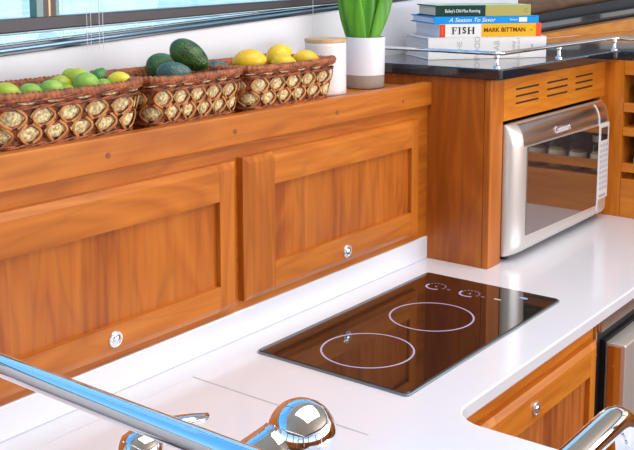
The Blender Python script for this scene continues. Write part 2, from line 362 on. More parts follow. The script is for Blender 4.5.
# door outer .531 x .235 ; panel opening measured from the photo
def tv_door(parent, W, H, px0, px1, pz0, pz1, loc, mats, latch, key=False):
    mx, mz, mp = mats; b = .010; dy = .017; e = .0055
    d = bpy.data.objects.new('door', None); COL.objects.link(d); d.parent = parent; d.location = loc
    j0, j1 = px0-.0018, px1+.0018
    # chamfered rim
    def quadstrip(name, V, F, mat): return mesh(name, V, F, mat, d)
    # top & bottom rails (grain x) incl. chamfer between the stiles
    def rail(zo, zi, s, nm):
        V = []
        for x in (j0, j1): V += [(x, dy, zo), (x, e, zo), (x, 0, zo+s*b), (x, 0, zi), (x, dy, zi)]
        return mesh(nm, V, [(0, 1, 6, 5), (1, 2, 7, 6), (2, 3, 8, 7), (3, 4, 9, 8), (4, 0, 5, 9), (0, 4, 3, 2, 1), (5, 6, 7, 8, 9)], mx, d)
    def stile(xo, xi, s, nm):
        V = []
        for z, zc in ((0, b), (H, H-b)): V += [(xo, dy, z), (xo, e, z), (xi, e, z), (xi, dy, z), (xo+s*b, 0, zc), (xi, 0, zc)]
        return mesh(nm, V, [(0, 1, 2, 3), (1, 4, 5, 2), (6, 9, 8, 7), (7, 8, 11, 10), (1, 7, 10, 4), (4, 10, 11, 5), (0, 6, 7, 1), (2, 5, 11, 8), (2, 8, 9, 3), (0, 3, 9, 6)], mz, d)
    rail(0, pz0, 1, 'bottom_rail'); rail(H, pz1, -1, 'top_rail'); stile(0, px0-.0022, 1, 'stile'); stile(W, px1+.0022, -1, 'stile')
    MB().box(px0-.004, px1+.004, .008, .014, pz0-.004, pz1+.004).build('panel', mp, d)
    lx, lz = latch
    lo = MB().lathe([(.0118, 0), (.0118, .0018), (.0108, .0034), (.0088, .0034), (.0080, .0016), (.0, .0014)], 32, (lx, 0, lz), (0, -1, 0), cap=False).build('latch', nickel, d); smooth_angle(lo, .5)
    lo = MB().lathe([(.0070, .0016), (.0068, .0040), (.0050, .0056), (.0, .0062)], 24, (lx, 0, lz), (0, -1, 0), cap=False).build('latch_button', chrome, d); smooth_angle(lo, .7)
    return d
dw, dh = .531, .235
tv_door(LK, dw, dh, .075, .495, .050, .182, (.0255, .045, .0645), (wx, wz, wpz), (.277, .022))
tv_door(LK, dw, dh, .075, .487, .043, .178, (.0075-dw, .045, .0625), (wx, wz, wpz), (.272, .024))

# ================================================================== APPLIANCE CABINET
AC = thing('microwave_cabinet', 'cherry wood cabinet housing the microwave, with three groups of vent slots', 'cabinet')
MB().box(.610, .632, -.066, YW-.001, .0005, .3805).build('side_panel', wside, AC)
MB().box(.610, .6645, -.0806, -.0665, .0005, .3805).build('stile', wz, AC, bevel=.0015)
MB().box(.6650, 1.1957, -.0806, -.0665, .2925, .3805).build('top_rail', wrx, AC)
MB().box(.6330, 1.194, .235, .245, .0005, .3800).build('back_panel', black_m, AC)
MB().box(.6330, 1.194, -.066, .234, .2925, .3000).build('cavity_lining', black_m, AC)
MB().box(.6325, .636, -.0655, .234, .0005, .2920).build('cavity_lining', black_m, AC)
MB().box(1.172, 1.194, -.0800, .234, .0005, .2920).build('cavity_lining', wz, AC)
slot_m = flat('slot_dark', (.01, .006, .004), .8)
for gx in (.718, .868, 1.020):
    for i in range(3):
        z = .3525 - i*.0145
        m = MB(); w = .108 if gx < 1 else .100; h = .0019; P = []
        for k in range(9): a = -PI/2+PI*k/8; P.append((gx+w-h+h*math.cos(a), z+h*math.sin(a)))
        for k in range(9): a = PI/2+PI*k/8; P.append((gx+h+h*math.cos(a), z+h*math.sin(a)))
        m.prism(P, -.0809, -.0790, 'y'); m.build('vent_slot', slot_m, AC)

# ================================================================== SPICE RACK (faces -x, runs toward -y)
SR = thing('spice_rack', 'cherry wood spice rack with open shelves and retaining rails, right of the microwave', 'shelf unit')
XR = 1.196
def rk(y0, y1, z0, z1, nm='rail', mat=wry, th=.014): return MB().box(XR, XR+th, y0, y1, z0, z1).build(nm, mat, SR, bevel=.001)
MB().box(XR, XR+.014, -.1285, -.0780, .0005, .3805).build('stile', wrz, SR)
for (a, b) in ((.0005, .0945), (.111, .1325), (.199, .2200), (.2570, .2785), (.3460, .3805)): rk(-.52, -.1290, a, b)
rk(-.80, -.5205, .0005, .3805, 'stile', wrz)
MB().box(XR+.0145, XR+.11, -.52, -.129, .0945-.012, .0945).build('shelf', wry, SR)
MB().box(XR+.0145, XR+.11, -.52, -.129, .2200-.012, .2200).build('shelf', wry, SR)
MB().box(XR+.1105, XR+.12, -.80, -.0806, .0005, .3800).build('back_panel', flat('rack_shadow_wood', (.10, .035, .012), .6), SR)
MB().box(XR+.0145, XR+.11, -.128, -.1180, .0005, .3800).build('end_panel', wz, SR)
MB().box(XR+.0145, XR+.11, -.532, -.5210, .0005, .3800).build('end_panel', wz, SR)
cap_c = [flat('cap_green', (.05, .16, .05), .4), flat('cap_steel', (.5, .5, .5), .3, .8), flat('cap_black', (.02, .02, .02), .4)]
spice_c = [flat('spice_yellow', (.62, .42, .08), .8, var=.3), flat('spice_green', (.14, .17, .05), .8, var=.4), flat('spice_brown', (.3, .14, .06), .8, var=.3), flat('spice_grey', (.22, .22, .2), .8, var=.3)]
label_m = flat('jar_label', (.75, .74, .6), .6)
jn = 0
jlabels = {(0, 0): 'spice jar with a white label on the upper rack shelf, nearest the microwave', (1, 0): 'spice jar with yellow contents on the lower rack shelf, nearest the microwave'}
words = ['first', 'second', 'third', 'fourth', 'fifth', 'sixth']
for row, zb in enumerate((.2203, .0948)):
    for i in range(6):
        y = -.165 - i*.056
        lab = jlabels.get((row, i), '%s spice jar from the microwave on the %s rack shelf' % (words[i], ('upper', 'lower')[row]))
        j = thing('spice_jar', lab, 'jar', (XR+.045, y, zb), 0, 'spice jars in the rack')
        MB().lathe([(.0205, 0), (.0215, .004), (.0215, .062), (.017, .070), (.0165, .076)], 20).build('glass_body', jarglass, j, smooth=True)
        MB().lathe([(.0195, .002), (.0198, .005), (.0198, .048), (.019, .050)], 20).build('contents', spice_c[(i*2+row*4) % 4 if i else (0 if row else 3)], j, smooth=True)
        MB().lathe([(.0218, .018), (.0218, .046)], 20, cap=False).build('paper_label', label_m, j, smooth=True)
        MB().lathe([(.0185, .077), (.0185, .0925), (.017, .094)], 20).build('lid', cap_c[(i+row) % 3], j)

# ================================================================== BLACK RAISED COUNTER
A_ = at(545, 38.5, 'z', .403); B_ = at(640, 30, 'z', .403)
RC = thing('raised_counter', 'polished black stone counter on top of the microwave cabinet', 'worktop')
dv = (B_-A_); lx_ = lambda y: A_.x+dv.x*(y-A_.y)/dv.y
poly = [(.597, YW-.001), (.602, -.098), (.610, -.104), (1.190, -.110), (1.194, -.118), (1.194, -.82), (2.55, -.82), (2.55, A_.y+dv.y*(2.55-A_.x)/dv.x-.001), (lx_(YW-.002), YW-.002)]
0 and print('AB', A_, B_, [tuple(round(c, 2) for c in p) for p in poly])
MB().prism(poly, .381, .4030).build('slab', black_g, RC, bevel=.003, seg=3)

FR = thing('fiddle_rail', 'low polished chrome safety rail on posts around the black counter', 'rail')
zr_ = .4305
path = [(.640, .252, zr_), (.640, -.055, zr_)]
for i in range(1, 6):
    a = PI+ i*(PI/2)/5; path.append((.655+.015*math.cos(a), -.062+.015*math.sin(a)-.006, zr_))
path += [(1.190, -.090, zr_)]
for i in range(1, 6):
    a = PI/2 - i*(PI/2)/5; path.append((1.190+.022*math.cos(a), -.112+.022*math.sin(a), zr_))
path += [(1.212, -.30, zr_), (1.212, -.70, zr_)]
MB().tube(path, .0041, 14).build('rail', chrome, FR, smooth=True)
for (x, y) in ((.6445, -.0735), (.918, -.0835), (1.2055, -.098), (1.212, -.40), (1.212, -.69), (.640, .24)):
    m = MB(); m.lathe([(.0075, 0), (.0075, .002), (.0045, .004), (.0036, .007), (.0036, .0165), (.0055, .019), (.0055, zr_-.403-.001), (.0045, zr_-.403)], 20, (x, y, .4032)); smooth_angle(m.build('post', chrome, FR))

# ================================================================== DASHBOARD (far right, beyond the black counter)
DB = thing('dashboard', 'dark helm dashboard with an orange wood fascia beyond the black counter', 'dashboard')
dv = (B_-A_); dv.z = 0; Ldir = dv.normalized(); nrm = Vector((-Ldir.y, Ldir.x, 0))
if nrm.dot(FW) < 0: nrm = -nrm
def onplane(u, v, off=0.):
    d = ray(u, v); P = A_+nrm*off; return CAM + d*((P-CAM).dot(nrm)/d.dot(nrm))
def slabpoly(name, pts, off, th, mat):
    V = [onplane(*p, off) for p in pts]; n = len(V); V2 = [v+nrm*th for v in V]
    mesh(name, V+V2, [tuple(range(n))[::-1], tuple(range(n, 2*n))]+[(i, (i+1) % n, n+(i+1) % n, n+i) for i in range(n)], mat, DB)
def zc(P): return P
def ext(u): return 38.5 + (u-545)*(30-38.5)/(640-545)
slabpoly('fascia', [(530, ext(530)-.05), (700, ext(700)-.05), (700, 7), (545, 34), (530, 34.5)], .0, .03, wood('fascia_wood', 'x', (.66, .20, .01), (.80, .29, .02), (.86, .36, .035)))
slabpoly('dark_glass', [(500, 39), (700, 30), (700, -2), (545, 23), (500, 30)], .05, .02, darkglass)
slabpoly('black_trim', [(480, 40), (700, 20), (700, -14), (560, 10), (527, 17), (500, 0), (470, 0)], .09, .02, black_m)
slabpoly('overhead_panel', [(420, 20), (700, 10), (700, -60), (520, -40), (440, -18)], .14, .02, dkwood)

# ================================================================== MICROWAVE
MW = thing('microwave', 'stainless steel countertop microwave with dark window set in the wood cabinet', 'microwave')
X0, X1, Z0, Z1 = .6675, 1.1685, .014, .2855
def mwy(x, z):
    fx = min(1, max(0, (x-X0)/.046)); fz1 = min(1, max(0, (Z1-z)/.046)); fz0 = min(1, max(0, (z-Z0)/.022)); fr = min(1, max(0, (X1-x)/.016))
    g = lambda f: math.sqrt(max(0, 1-(1-f)**2))
    return -.0835 - .0255*g(fx)*g(fz1)*(.35+.65*g(fz0))*(.25+.75*g(fr))
def grid(xs, zs, fn, mat, name, parent, back=None):
    V = [(x, fn(x, z), z) for z in zs for x in xs]; nx = len(xs); nz = len(zs)
    F = [(j*nx+i, j*nx+i+1, (j+1)*nx+i+1, (j+1)*nx+i) for j in range(nz-1) for i in range(nx-1)]
    if back is not None:
        n = len(V); V += [(x, back, z) for z in zs for x in xs]
        F += [tuple(n+k for k in f[::-1]) for f in F]
        bd = [i for i in range(nx)]+[j*nx+nx-1 for j in range(1, nz)]+[(nz-1)*nx+i for i in range(nx-2, -1, -1)]+[j*nx for j in range(nz-2, 0, -1)]
        F += [(bd[k], bd[(k+1) % len(bd)], n+bd[(k+1) % len(bd)], n+bd[k]) for k in range(len(bd))]
    o = mesh(name, V, F, mat, parent); smooth_angle(o, .9); return o
def lin(a, b, n): return [a+(b-a)*i/(n-1) for i in range(n)]
def ease(a, b, n): return [a+(b-a)*(1-math.cos(PI/2*i/(n-1))) for i in range(n)]
zs = ease(Z0, Z0+.022, 8)[:-1]+lin(Z0+.022, Z1-.046, 6)[:-1]+[Z1-e for e in ease(0, .046, 14)[::-1]]
XD = 1.0975
grid(ease(X0, X0+.046, 14)[:-1]+lin(X0+.046, XD, 12), zs, mwy, steel2, 'door', MW, -.0800)
grid(lin(XD+.003, X1-.016, 5)[:-1]+[X1-e for e in ease(0, .016, 8)[::-1]], zs, mwy, steel2, 'control_fascia', MW, -.0800)
MB().box(X0+.004, X1-.004, -.0798, .20, Z0+.003, Z1-.001).build('housing', steel, MW, bevel=.002)
# top band on the door is more mirror like: a polished strip
band_m = flat('polished_band', (.74, .72, .74), .28, 1.)
fb = lambda x, z: mwy(x, z)-.0006
bz = [Z1-e for e in ease(0.002, .0465, 14)[::-1]]
grid(lin(X0+.036, XD-.001, 14), bz, fb, band_m, 'door_band', MW)
grid(lin(XD+.004, X1-.006, 6), bz, fb, band_m, 'control_band', MW)
m = MB(); zz = [Z0+.012]+lin(Z0+.022, Z1-.046, 6)+[Z1-e for e in ease(0.004, .046, 10)[::-1]][1:]
m.tube([(XD+.0012, mwy(XD-.01, z)-.0012, z) for z in zz], .0016, 8); m.build('door_seam', white_pl, MW, smooth=True)
MB().prism([(.718, .052), (1.0905, .045), (1.0945, .2335), (.716, .2370)], -.1112, -.1084, 'y').build('window', mwglass, MW)
MB().box(XD+.0065, X1-.0085, -.1102, -.1085, .055, .236).build('keypad', white_pl, MW)
MB().box(XD+.0135, X1-.0185, -.1110, -.1098, .196, .2265).build('display', darkglass, MW)
for rr in range(9):
    for cc in range(3):
        MB().box(XD+.0105+cc*.0165, XD+.0225+cc*.0165, -.1108, -.1100, .1795-rr*.0128, .1875-rr*.0128).build('key', key_pl, MW)
MB().box(XD+.012, X1-.020, -.1109, -.1100, .0600, .0660).build('key', grey_pl, MW)
for (x, y) in ((.70, -.07), (1.14, -.07), (.70, .17), (1.14, .17)):
    MB().lathe([(.009, 0), (.009, .017)], 16, (x, y, .0004)).build('foot', black_m, MW)
tl = at(562.5, 126, 'y', -.109)
text('maker_lettering', 'Cuisinart', .0205, (tl.x, mwy(tl.x, .2535)-.0022, .2535), (1, 0, 0), (0, .25, 1), flat('letter_white', (.9, .9, .95), .3), MW, bold=.0, sx=1.1)

# ================================================================== COOKTOP
CK = thing('cooktop', 'black glass two-ring ceramic cooktop set in the white worktop', 'cooktop')
def rrect(x0, x1, y0, y1, r, n=6):
    P = []
    for cx, cy, a0 in ((x1-r, y1-r, 0), (x0+r, y1-r, PI/2), (x0+r, y0+r, PI), (x1-r, y0+r, 3*PI/2)):
        for k in range(n+1): a = a0+PI/2*k/n; P.append((cx+r*math.cos(a), cy+r*math.sin(a)))
    return P
m = MB(); m.prism(rrect(-.006, .5125, -.2795, .0005, .008), .0003, .0035); m.build('rim', rimgrey, CK, bevel=.001)
m = MB(); m.prism(rrect(-.0035, .510, -.2770, -.0020, .007), .0035, .0052); m.build('glass', glass_bk, CK, bevel=.0006)
def ring(name, cx, cy, r, w, z, a0=0, a1=2*PI, n=72, mat=mark, th=.00025):
    V = []; F = []
    full = abs(a1-a0-2*PI) < 1e-6; N = n if full else n+1
    for k in range(N):
        a = a0+(a1-a0)*k/n
        for (rr, zz) in ((r-w/2, z), (r+w/2, z), (r+w/2, z+th), (r-w/2, z+th)): V.append((cx+rr*math.cos(a), cy+rr*math.sin(a), zz))
    for k in range(n):
        k2 = (k+1) % N
        for q in range(4): F.append((k*4+q, k*4+(q+1) % 4, k2*4+(q+1) % 4, k2*4+q))
    if not full: F += [(0, 1, 2, 3), (N*4-4, N*4-3, N*4-2, N*4-1)]
    return mesh(name, V, F, mat, CK)
ring('burner_ring', .098, -.1405, .0725, .0030, .0052); ring('burner_ring', .2915, -.1410, .0715, .0030, .0052)
for cy in (-.0620, -.1330):
    cx_ = .4405; ring('dial_mark', cx_, cy, .0180, .0038, .0052, PI*.40, PI*1.22, 24)
    m = MB()
    for k in range(9):
        a = PI*.30 - k*PI*.11; p = Vector((cx_+.0185*math.cos(a), cy+.0185*math.sin(a), 0)); m.box(p.x-.0009, p.x+.0009, p.y-.0014, p.y+.0014, .0052, .0054)
    m.box(cx_-.003, cx_+.002, cy-.002, cy+.0005, .0052, .0054); m.build('dial_ticks', mark, CK)
    MB().box(.4365, .4385, cy-.0320, cy-.0255, .0052, .0054).build('indicator_mark', mark, CK)
MB().box(.4390, .4430, -.1960, -.1830, .0052, .0054).build('print_bar', mark_w, CK)
m = MB(); m.prism([(.4748+.0050*math.cos(a*PI/8), -.2240+.0085*math.sin(a*PI/8)) for a in range(16)], .0052, .0055); m.build('print_oval', mark_b, CK)

# ================================================================== BASE CABINET + FRIDGE below the worktop
BC = thing('base_cabinet', 'cherry wood base cabinet below the worktop, left of the fridge', 'cabinet')
MB().box(x0+.06, .5310, -.335, -.320, -.86, -.0225).build('face_frame', wrx, BC)
MB().box(x0+.06, .5310, -.3195, .05, -.87, -.86).build('cabinet_floor', wy, BC)
MB().box(x0+.06, x0+.075, -.3195, .05, -.859, -.0225).build('side_panel', wz, BC)
MB().box(.516, .5310, -.3195, .05, -.859, -.0225).build('side_panel', wz, BC)
tv_door(BC, .440, .50, .055, .405, .055, .500-.056, (.076, -.351, -.058-.50), (wrx, wrz, wood('base_panel', 'z', (.30, .07, .01), (.5, .14, .02), (.62, .2, .035), planks=.06)), (.183, .500-.034))
PC = thing('peninsula_cabinet', 'cherry wood cabinet carrying the near end of the worktop', 'cabinet')
MB().box(-.64, x0-.02, -.93, -.36, -.86, -.0225).build('carcass', wz, PC)
MB().box(-.62, x0-.04, -.91, -.38, -.8995, -.86).build('plinth', black_m, PC)

FG = thing('drawer_fridge', 'stainless steel fridge under the worktop at the right edge', 'fridge')
MB().box(.5325, .5365, -.340, -.30, -.86, -.0225).build('frame', steel, FG)
MB().box(.5370, 1.25, -.348, -.30, -.052, -.0225).build('top_frame', steel, FG, bevel=.003)
MB().box(.5370, 1.25, -.335, .05, -.86, -.053).build('casing', black_m, FG)
MB().box(.5655, 1.25, -.344, -.3355, -.85, -.074).build('gasket', black_m, FG)
fd = MB().box(.5655, 1.25, -.382, -.3445, -.85, -.0765).build('door', steel2, FG, bevel=.003)
MB().box(.5640, .5656, -.3740, -.3500, -.845, -.082).build('door_side', flat('polished_side', (.62, .50, .44), .16, 1.), FG)
MB().lathe([(.0022, 0), (.0022, .0012)], 12, (.5640, -.362, -.118), (-1, 0, 0)).build('screw', chrome, FG)
MB().lathe([(.0025, 0), (.0025, .0012)], 12, (.5345, -.340, -.095), (0, -1, 0)).build('screw', chrome, FG)
# cabinet under the rack
RB = thing('corner_cabinet', 'cherry wood cabinet under the worktop beyond the fridge', 'cabinet')
MB().box(1.255, 1.95, -.335, .05, -.86, -.0225).build('carcass', wrz, RB)
MB().box(1.255, 1.95, -.32, .05, -.8995, -.86).build('plinth', black_m, RB)
for t_, a, b in ((BC, x0+.06, .53), (FG, .538, 1.25)): MB().box(a, b, -.30, .05, -.8995, -.8705).build('plinth', black_m, t_)

# ================================================================== BASKETS
def basket_S(u, v, bx=.108, by=.058, tx=.1205, ty=.0715, H=.078, rc=.022):
    """u in 0..1 round the basket from the front-left corner, v in 0..1 up"""
    hx = bx+(tx-bx)*v; hy = by+(ty-by)*v; r = rc
    Ls = [2*(hx-r), PI*r/2, 2*(hy-r), PI*r/2]*2
    tot = sum(Ls); s = (u % 1)*tot; i = 0
    while s > Ls[i]: s -= Ls[i]; i += 1
    f = s/Ls[i]
    C4 = [(hx-r, -hy+r), (hx-r, hy-r), (-hx+r, hy-r), (-hx+r, -hy+r)]
    if i == 0: x, y, n = -hx+r+f*Ls[0], -hy, (0, -1)
    elif i == 2: x, y, n = hx, -hy+r+f*Ls[2], (1, 0)
    elif i == 4: x, y, n = hx-r-f*Ls[4], hy, (0, 1)
    elif i == 6: x, y, n = -hx, hy-r-f*Ls[6], (-1, 0)
    else:
        k = (i-1)//2; a = -PI/2 + k*PI/2 + f*PI/2; cx, cy = C4[k]; x, y, n = cx+r*math.cos(a), cy+r*math.sin(a), (math.cos(a), math.sin(a))
    cz = (abs(x)/tx)**4*(abs(y)/ty)**4
    return Vector((x, y, H*v + .004*cz*v)), Vector((n[0], n[1], -.15)).normalized()
BG = 'wicker fruit baskets on the shelf'
def make_basket(label, loc, rz, sx):
    root = thing('wicker_basket', label, 'basket', loc, rz, BG); root.scale = (sx, 1, 1)
    nu, nv = 96, 8; V = []; F = []
    for j in range(nv+1):
        for i in range(nu):
            p, n = basket_S(i/nu, j/nv*.96); p = p - n*.0015; p.z += .002*(1 - j/nv); V.append(p)
    for j in range(nv):
        for i in range(nu): F.append((j*nu+i, j*nu+(i+1) % nu, (j+1)*nu+(i+1) % nu, (j+1)*nu+i))
    F.append(tuple(range(nu))[::-1])
    b = mesh('basket_wall', V, F, wicker, root, smooth=True); sm = b.modifiers.new('thick', 'SOLIDIFY'); sm.thickness = .003; sm.offset = -1
    # wrapped rim: tube with helical ridges
    V = []; F = []; n = 460; k = 14
    for i in range(n):
        p, nn = basket_S(i/n, 1.0); p.z -= .004; nn.z = 0; nn.normalize()
        rr = .0054*(1+.17*math.sin(i*2*PI/5.0)) * (1+.05*math.sin(i*.37))
        for q in range(k):
            a = 2*PI*q/k; V.append(p + nn*math.cos(a)*rr*1.0 + Vector((0, 0, 1))*math.sin(a)*rr*1.0)
    for i in range(n):
        for q in range(k): F.append((i*k+q, i*k+(q+1) % k, ((i+1) % n)*k+(q+1) % k, ((i+1) % n)*k+q))
    mesh('rim', V, F, rimw, root, smooth=True)
    # twisted courses
    tw = MB()
    def course(v, amp, ph, r_, per=46, out=.0036):
        pts = []
        for i in range(200):
            p, nn = basket_S(i/200, v+amp*math.sin(i*2*PI*per/200+ph)); pts.append(p+nn*(out+.0012*math.cos(i*2*PI*per/200+ph)))
        tw.tube(pts, r_, 6, closed=True)
    for v, per in ((.915, 13), (.895, 7), (.775, 13), (.045, 17), (.13, 13), (.02, 11)):
        for ph in (0, PI): course(v, .018, ph, .0017, per)
    course(.46, .03, 0, .0016, 15, .0005); course(.46, .03, PI, .0016, 15, .0005)
    tw.build('braided_course', twig, root, smooth=True)
    # straw hexagon patches
    st = MB(); rs = MB(); NC = 16
    def patch(uc, vc, du, dv, h=.0034):
        R = 4; K = 12; V = []; F = []; P, N0 = basket_S(uc, vc); V.append(P+N0*h)
        for r_ in range(1, R+1):
            for q in range(K):
                a = 2*PI*q/K+PI/6; f = r_/R; hexr = 1/ max(abs(math.cos((a) % (PI/3)-PI/6)), .1)*.93
                p, nn = basket_S(uc+du*f*math.cos(a)*hexr, vc+dv*f*math.sin(a)*hexr); wob = .0005*math.sin(f*26+q)
                V.append(p+nn*(h*(1-f**2.2)+wob-.0002))
        for q in range(K): F.append((0, 1+q, 1+(q+1) % K))
        for r_ in range(R-1):
            for q in range(K): F.append((1+r_*K+q, 1+r_*K+(q+1) % K, 1+(r_+1)*K+(q+1) % K, 1+(r_+1)*K+q))
        st.add(V, F)
    def strip(pts, w=.0019):
        P = []; 
        for (u, v, o) in pts: p, nn = basket_S(u, v); P.append((p+nn*o, nn))
        V = []; F = []
        for i, (p, nn) in enumerate(P):
            a = P[max(0, i-1)][0]; b_ = P[min(len(P)-1, i+1)][0]; t = (b_-a).normalized(); s = t.cross(nn).normalized()
            V += [p-s*w, p-s*w*.6+nn*.0010, p+s*w*.6+nn*.0010, p+s*w, p-nn*.001]
        for i in range(len(P)-1):
            for q in range(5): F.append((i*5+q, i*5+(q+1) % 5, (i+1)*5+(q+1) % 5, (i+1)*5+q))
        rs.add(V, F)
    for i in range(NC):
        for row, vc in ((0, .605), (1, .325)):
            uc = (i+(.5 if row else 0))/NC+random.uniform(-.0012, .0012); patch(uc, vc+random.uniform(-.012, .012), .0240, .138)
            for s in (-1, 1):
                strip([(uc+s*(.006+.0180*math.sin(PI*k/8)), vc-.17+.34*k/8, .0030+.0022*math.sin(PI*k/8)) for k in range(9)])
        uc = (i+.5)/NC; patch(uc, .840, .0190, .032, .0030)
        patch(uc, .085, .0200, .030, .0025)
    so = st.build('straw_patches', straw, root, smooth=True); ro = rs.build('rattan_strips', rattan, root)
    # raised woven bottom that carries the fruit
    V = []; F = []; n = 48
    for v in (.50, .62):
        for i in range(n): p, nn = basket_S(i/n, v); V.append(p - nn*.006)
    F = [tuple(range(n))[::-1], tuple(range(n, 2*n))]+[(i, (i+1) % n, n+(i+1) % n, n+i) for i in range(n)]
    mesh('raised_bottom', V, F, liner_m, root)
    return root
SZ = .3600
make_basket('wicker basket filled with limes, at the left end of the shelf', (-.2850, .1400, SZ), math.radians(-.5), 1.03)
make_basket('wicker basket holding dark avocados, between the lime and lemon baskets', (-.0450, .1410, SZ), math.radians(1), .84)
make_basket('wicker basket holding yellow lemons, beside the white canister', (.1880, .1400, SZ), math.radians(.5), .99)

# ------------------------------------------------------------------ fruit
def ovoid(name, a, b, mat, nip=0., pear=0., bump=0., n=24):
    prof = []; 
    for i in range(n+1):
        t = PI*i/n; x = -math.cos(t); r_ = math.sin(t)
        r2 = b*r_*(1-pear*x*.5); h = a*x
        if nip and x > .86: h += nip*(x-.86)/.14
        if nip and x < -.9: h -= nip*.5*(-x-.9)/.1
        prof.append((max(r2, .0002), h))
    m = MB(); m.lathe(prof, 28, (0, 0, 0), (1, 0, 0)); return m
def fruit(kind, label, u, v, y, ln, wd, mat, rot, group, stem=False):
    """u,v = centre in the photograph's frame, y = depth plane"""
    P = at(u, v, 'y', y); th = math.radians(rot[1])
    ax = (Vector((RT.x, RT.y, 0)).normalized()*math.cos(th) - Vector((0, 0, 1))*math.sin(th) + Vector((FW.x, FW.y, 0))*math.sin(math.radians(rot[2]))).normalized()
    eu = ax.to_track_quat('X', 'Z').to_euler()
    if kind == 'avocado': m = ovoid(kind, ln/2, wd/2, mat, pear=.28)
    elif kind == 'lemon': m = ovoid(kind, ln/2, wd/2, mat, nip=.0035)
    else: m = ovoid(kind, ln/2, wd/2, mat, nip=.0015)
    if stem:
        t = thing(kind, label, kind, P, 0, group); t.rotation_euler = eu
        m.build('skin', mat, t, smooth=True); MB().lathe([(.0036, ln/2-.0012), (.003, ln/2+.0014)], 10, (0, 0, 0), (-1, 0, 0)).build('stem_end', flat('stem_brown', (.25, .14, .05), .8), t)
        return t
    o = m.build(kind, mat, None, smooth=True); o.location = P; o.rotation_euler = eu
    return tag(o, label, kind, group)
LG = 'limes in the left basket'
L_ = [(6, 94, .105, .036, .030, lime_y, 'yellow-green lime at the left end of the lime basket', (0, 10, 30)),
      (30, 93, .112, .032, .026, lime_g, 'green lime low behind the rim, second from the left end of the basket', (0, 0, 20)),
      (41, 92.5, .165, .028, .024, lime_d, 'dark green lime mostly hidden at the back left of the basket', (0, 0, 60)),
      (52, 91, .102, .034, .030, lime_g, 'light green lime at the front, left of the big green front lime', (0, 12, 10)),
      (60, 85, .150, .032, .028, lime_y, 'yellow-green lime at the back, left of the two topmost limes', (10, 0, 50)),
      (68, 92.5, .118, .024, .022, lime_y, 'small yellow-green lime low between two larger front limes', (0, 0, 0)),
      (71.5, 77.5, .165, .030, .027, lime_y, 'left of the two topmost yellow-green limes, at the back', (0, 30, 70)),
      (79, 78.5, .143, .034, .030, lime_y, 'right of the two topmost yellow-green limes, behind the big front lime', (0, 20, 30)),
      (86, 84.5, .106, .038, .0345, lime_g, 'big bright green lime at the front, right of centre in its basket', (0, 10, -25)),
      (98.5, 77.5, .165, .029, .024, lime_d, 'pointed dark green lime at the back, right of centre', (0, -60, 20)),
      (103, 86.5, .120, .026, .023, lime_g, 'small green lime between the big front lime and the yellow one', (0, 0, 10)),
      (119.5, 81.5, .118, .036, .029, lemon_l, 'bright yellow citrus at the right end of the lime basket', (0, 5, 0))]
for u, v, y, ln, wd, mt, lb, ro in L_: fruit('lime', lb, u, v, y, ln, wd, mt, ro, LG)
AG = 'avocados in the middle basket'
fruit('avocado', 'large dark avocado lying on top of the others, tilted down to the right', 189.5, 55.5, .112, .067, .043, avo_m, (0, 33, 0), AG)
fruit('avocado', 'green avocado with a brown stem end at the left of the basket', 162, 66, .172, .052, .042, avo_g, (0, -10, 0), AG, True)
fruit('avocado', 'bluish green avocado low at the front, under the topmost one', 174, 73.5, .108, .054, .036, avo_b, (0, 0, 5), AG)
fruit('avocado', 'bluish dark avocado half hidden behind the rim at the right', 217.5, 71.0, .150, .050, .034, avo_b, (0, 0, 5), AG)
EG = 'lemons in the right basket'
fruit('lemon', 'lemon at the left end of the basket, beside the avocado basket', 249, 61, .115, .053, .040, lemon_m, (0, -5, 10), EG)
fruit('lemon', 'topmost lemon, standing highest in the basket', 278.5, 55.5, .155, .047, .040, lemon_m, (0, -25, 25), EG)
fruit('lemon', 'small lemon at the front, in front of the topmost lemon', 284, 63.5, .105, .042, .032, lemon_m, (0, 5, 10), EG)
fruit('lemon', 'lemon at the right end of the basket, nearest the white canister', 306, 59.5, .125, .045, .035, lemon_m, (0, 8, 0), EG)

# ================================================================== CANISTER, PLANT
cb = at(325.5, 90, 'y', .150)
cr_ = .0395
CN = thing('canister', 'white ribbed ceramic canister with a pale wooden lid', 'canister', (cb.x+.0, .150, SZ))
zt = at(325.5, 42, 'y', .150-.0).z - SZ
prof = [(cr_*.96, 0), (cr_, .003)]
k = 26
for i in range(k*4+1):
    z = .004 + (zt-.008)*i/(k*4); prof.append((cr_+.00015*math.sin(i*PI/2), z))
prof += [(cr_-.0008, zt), ]
MB().lathe(prof, 48).build('body', can_w, CN, smooth=True)
o = MB().lathe([(cr_*.99, zt+.0003), (cr_*1.01, zt+.001), (cr_*1.01, zt+.0062), (cr_*.985, zt+.0072)], 48).build('lid', lidw, CN); smooth_angle(o)

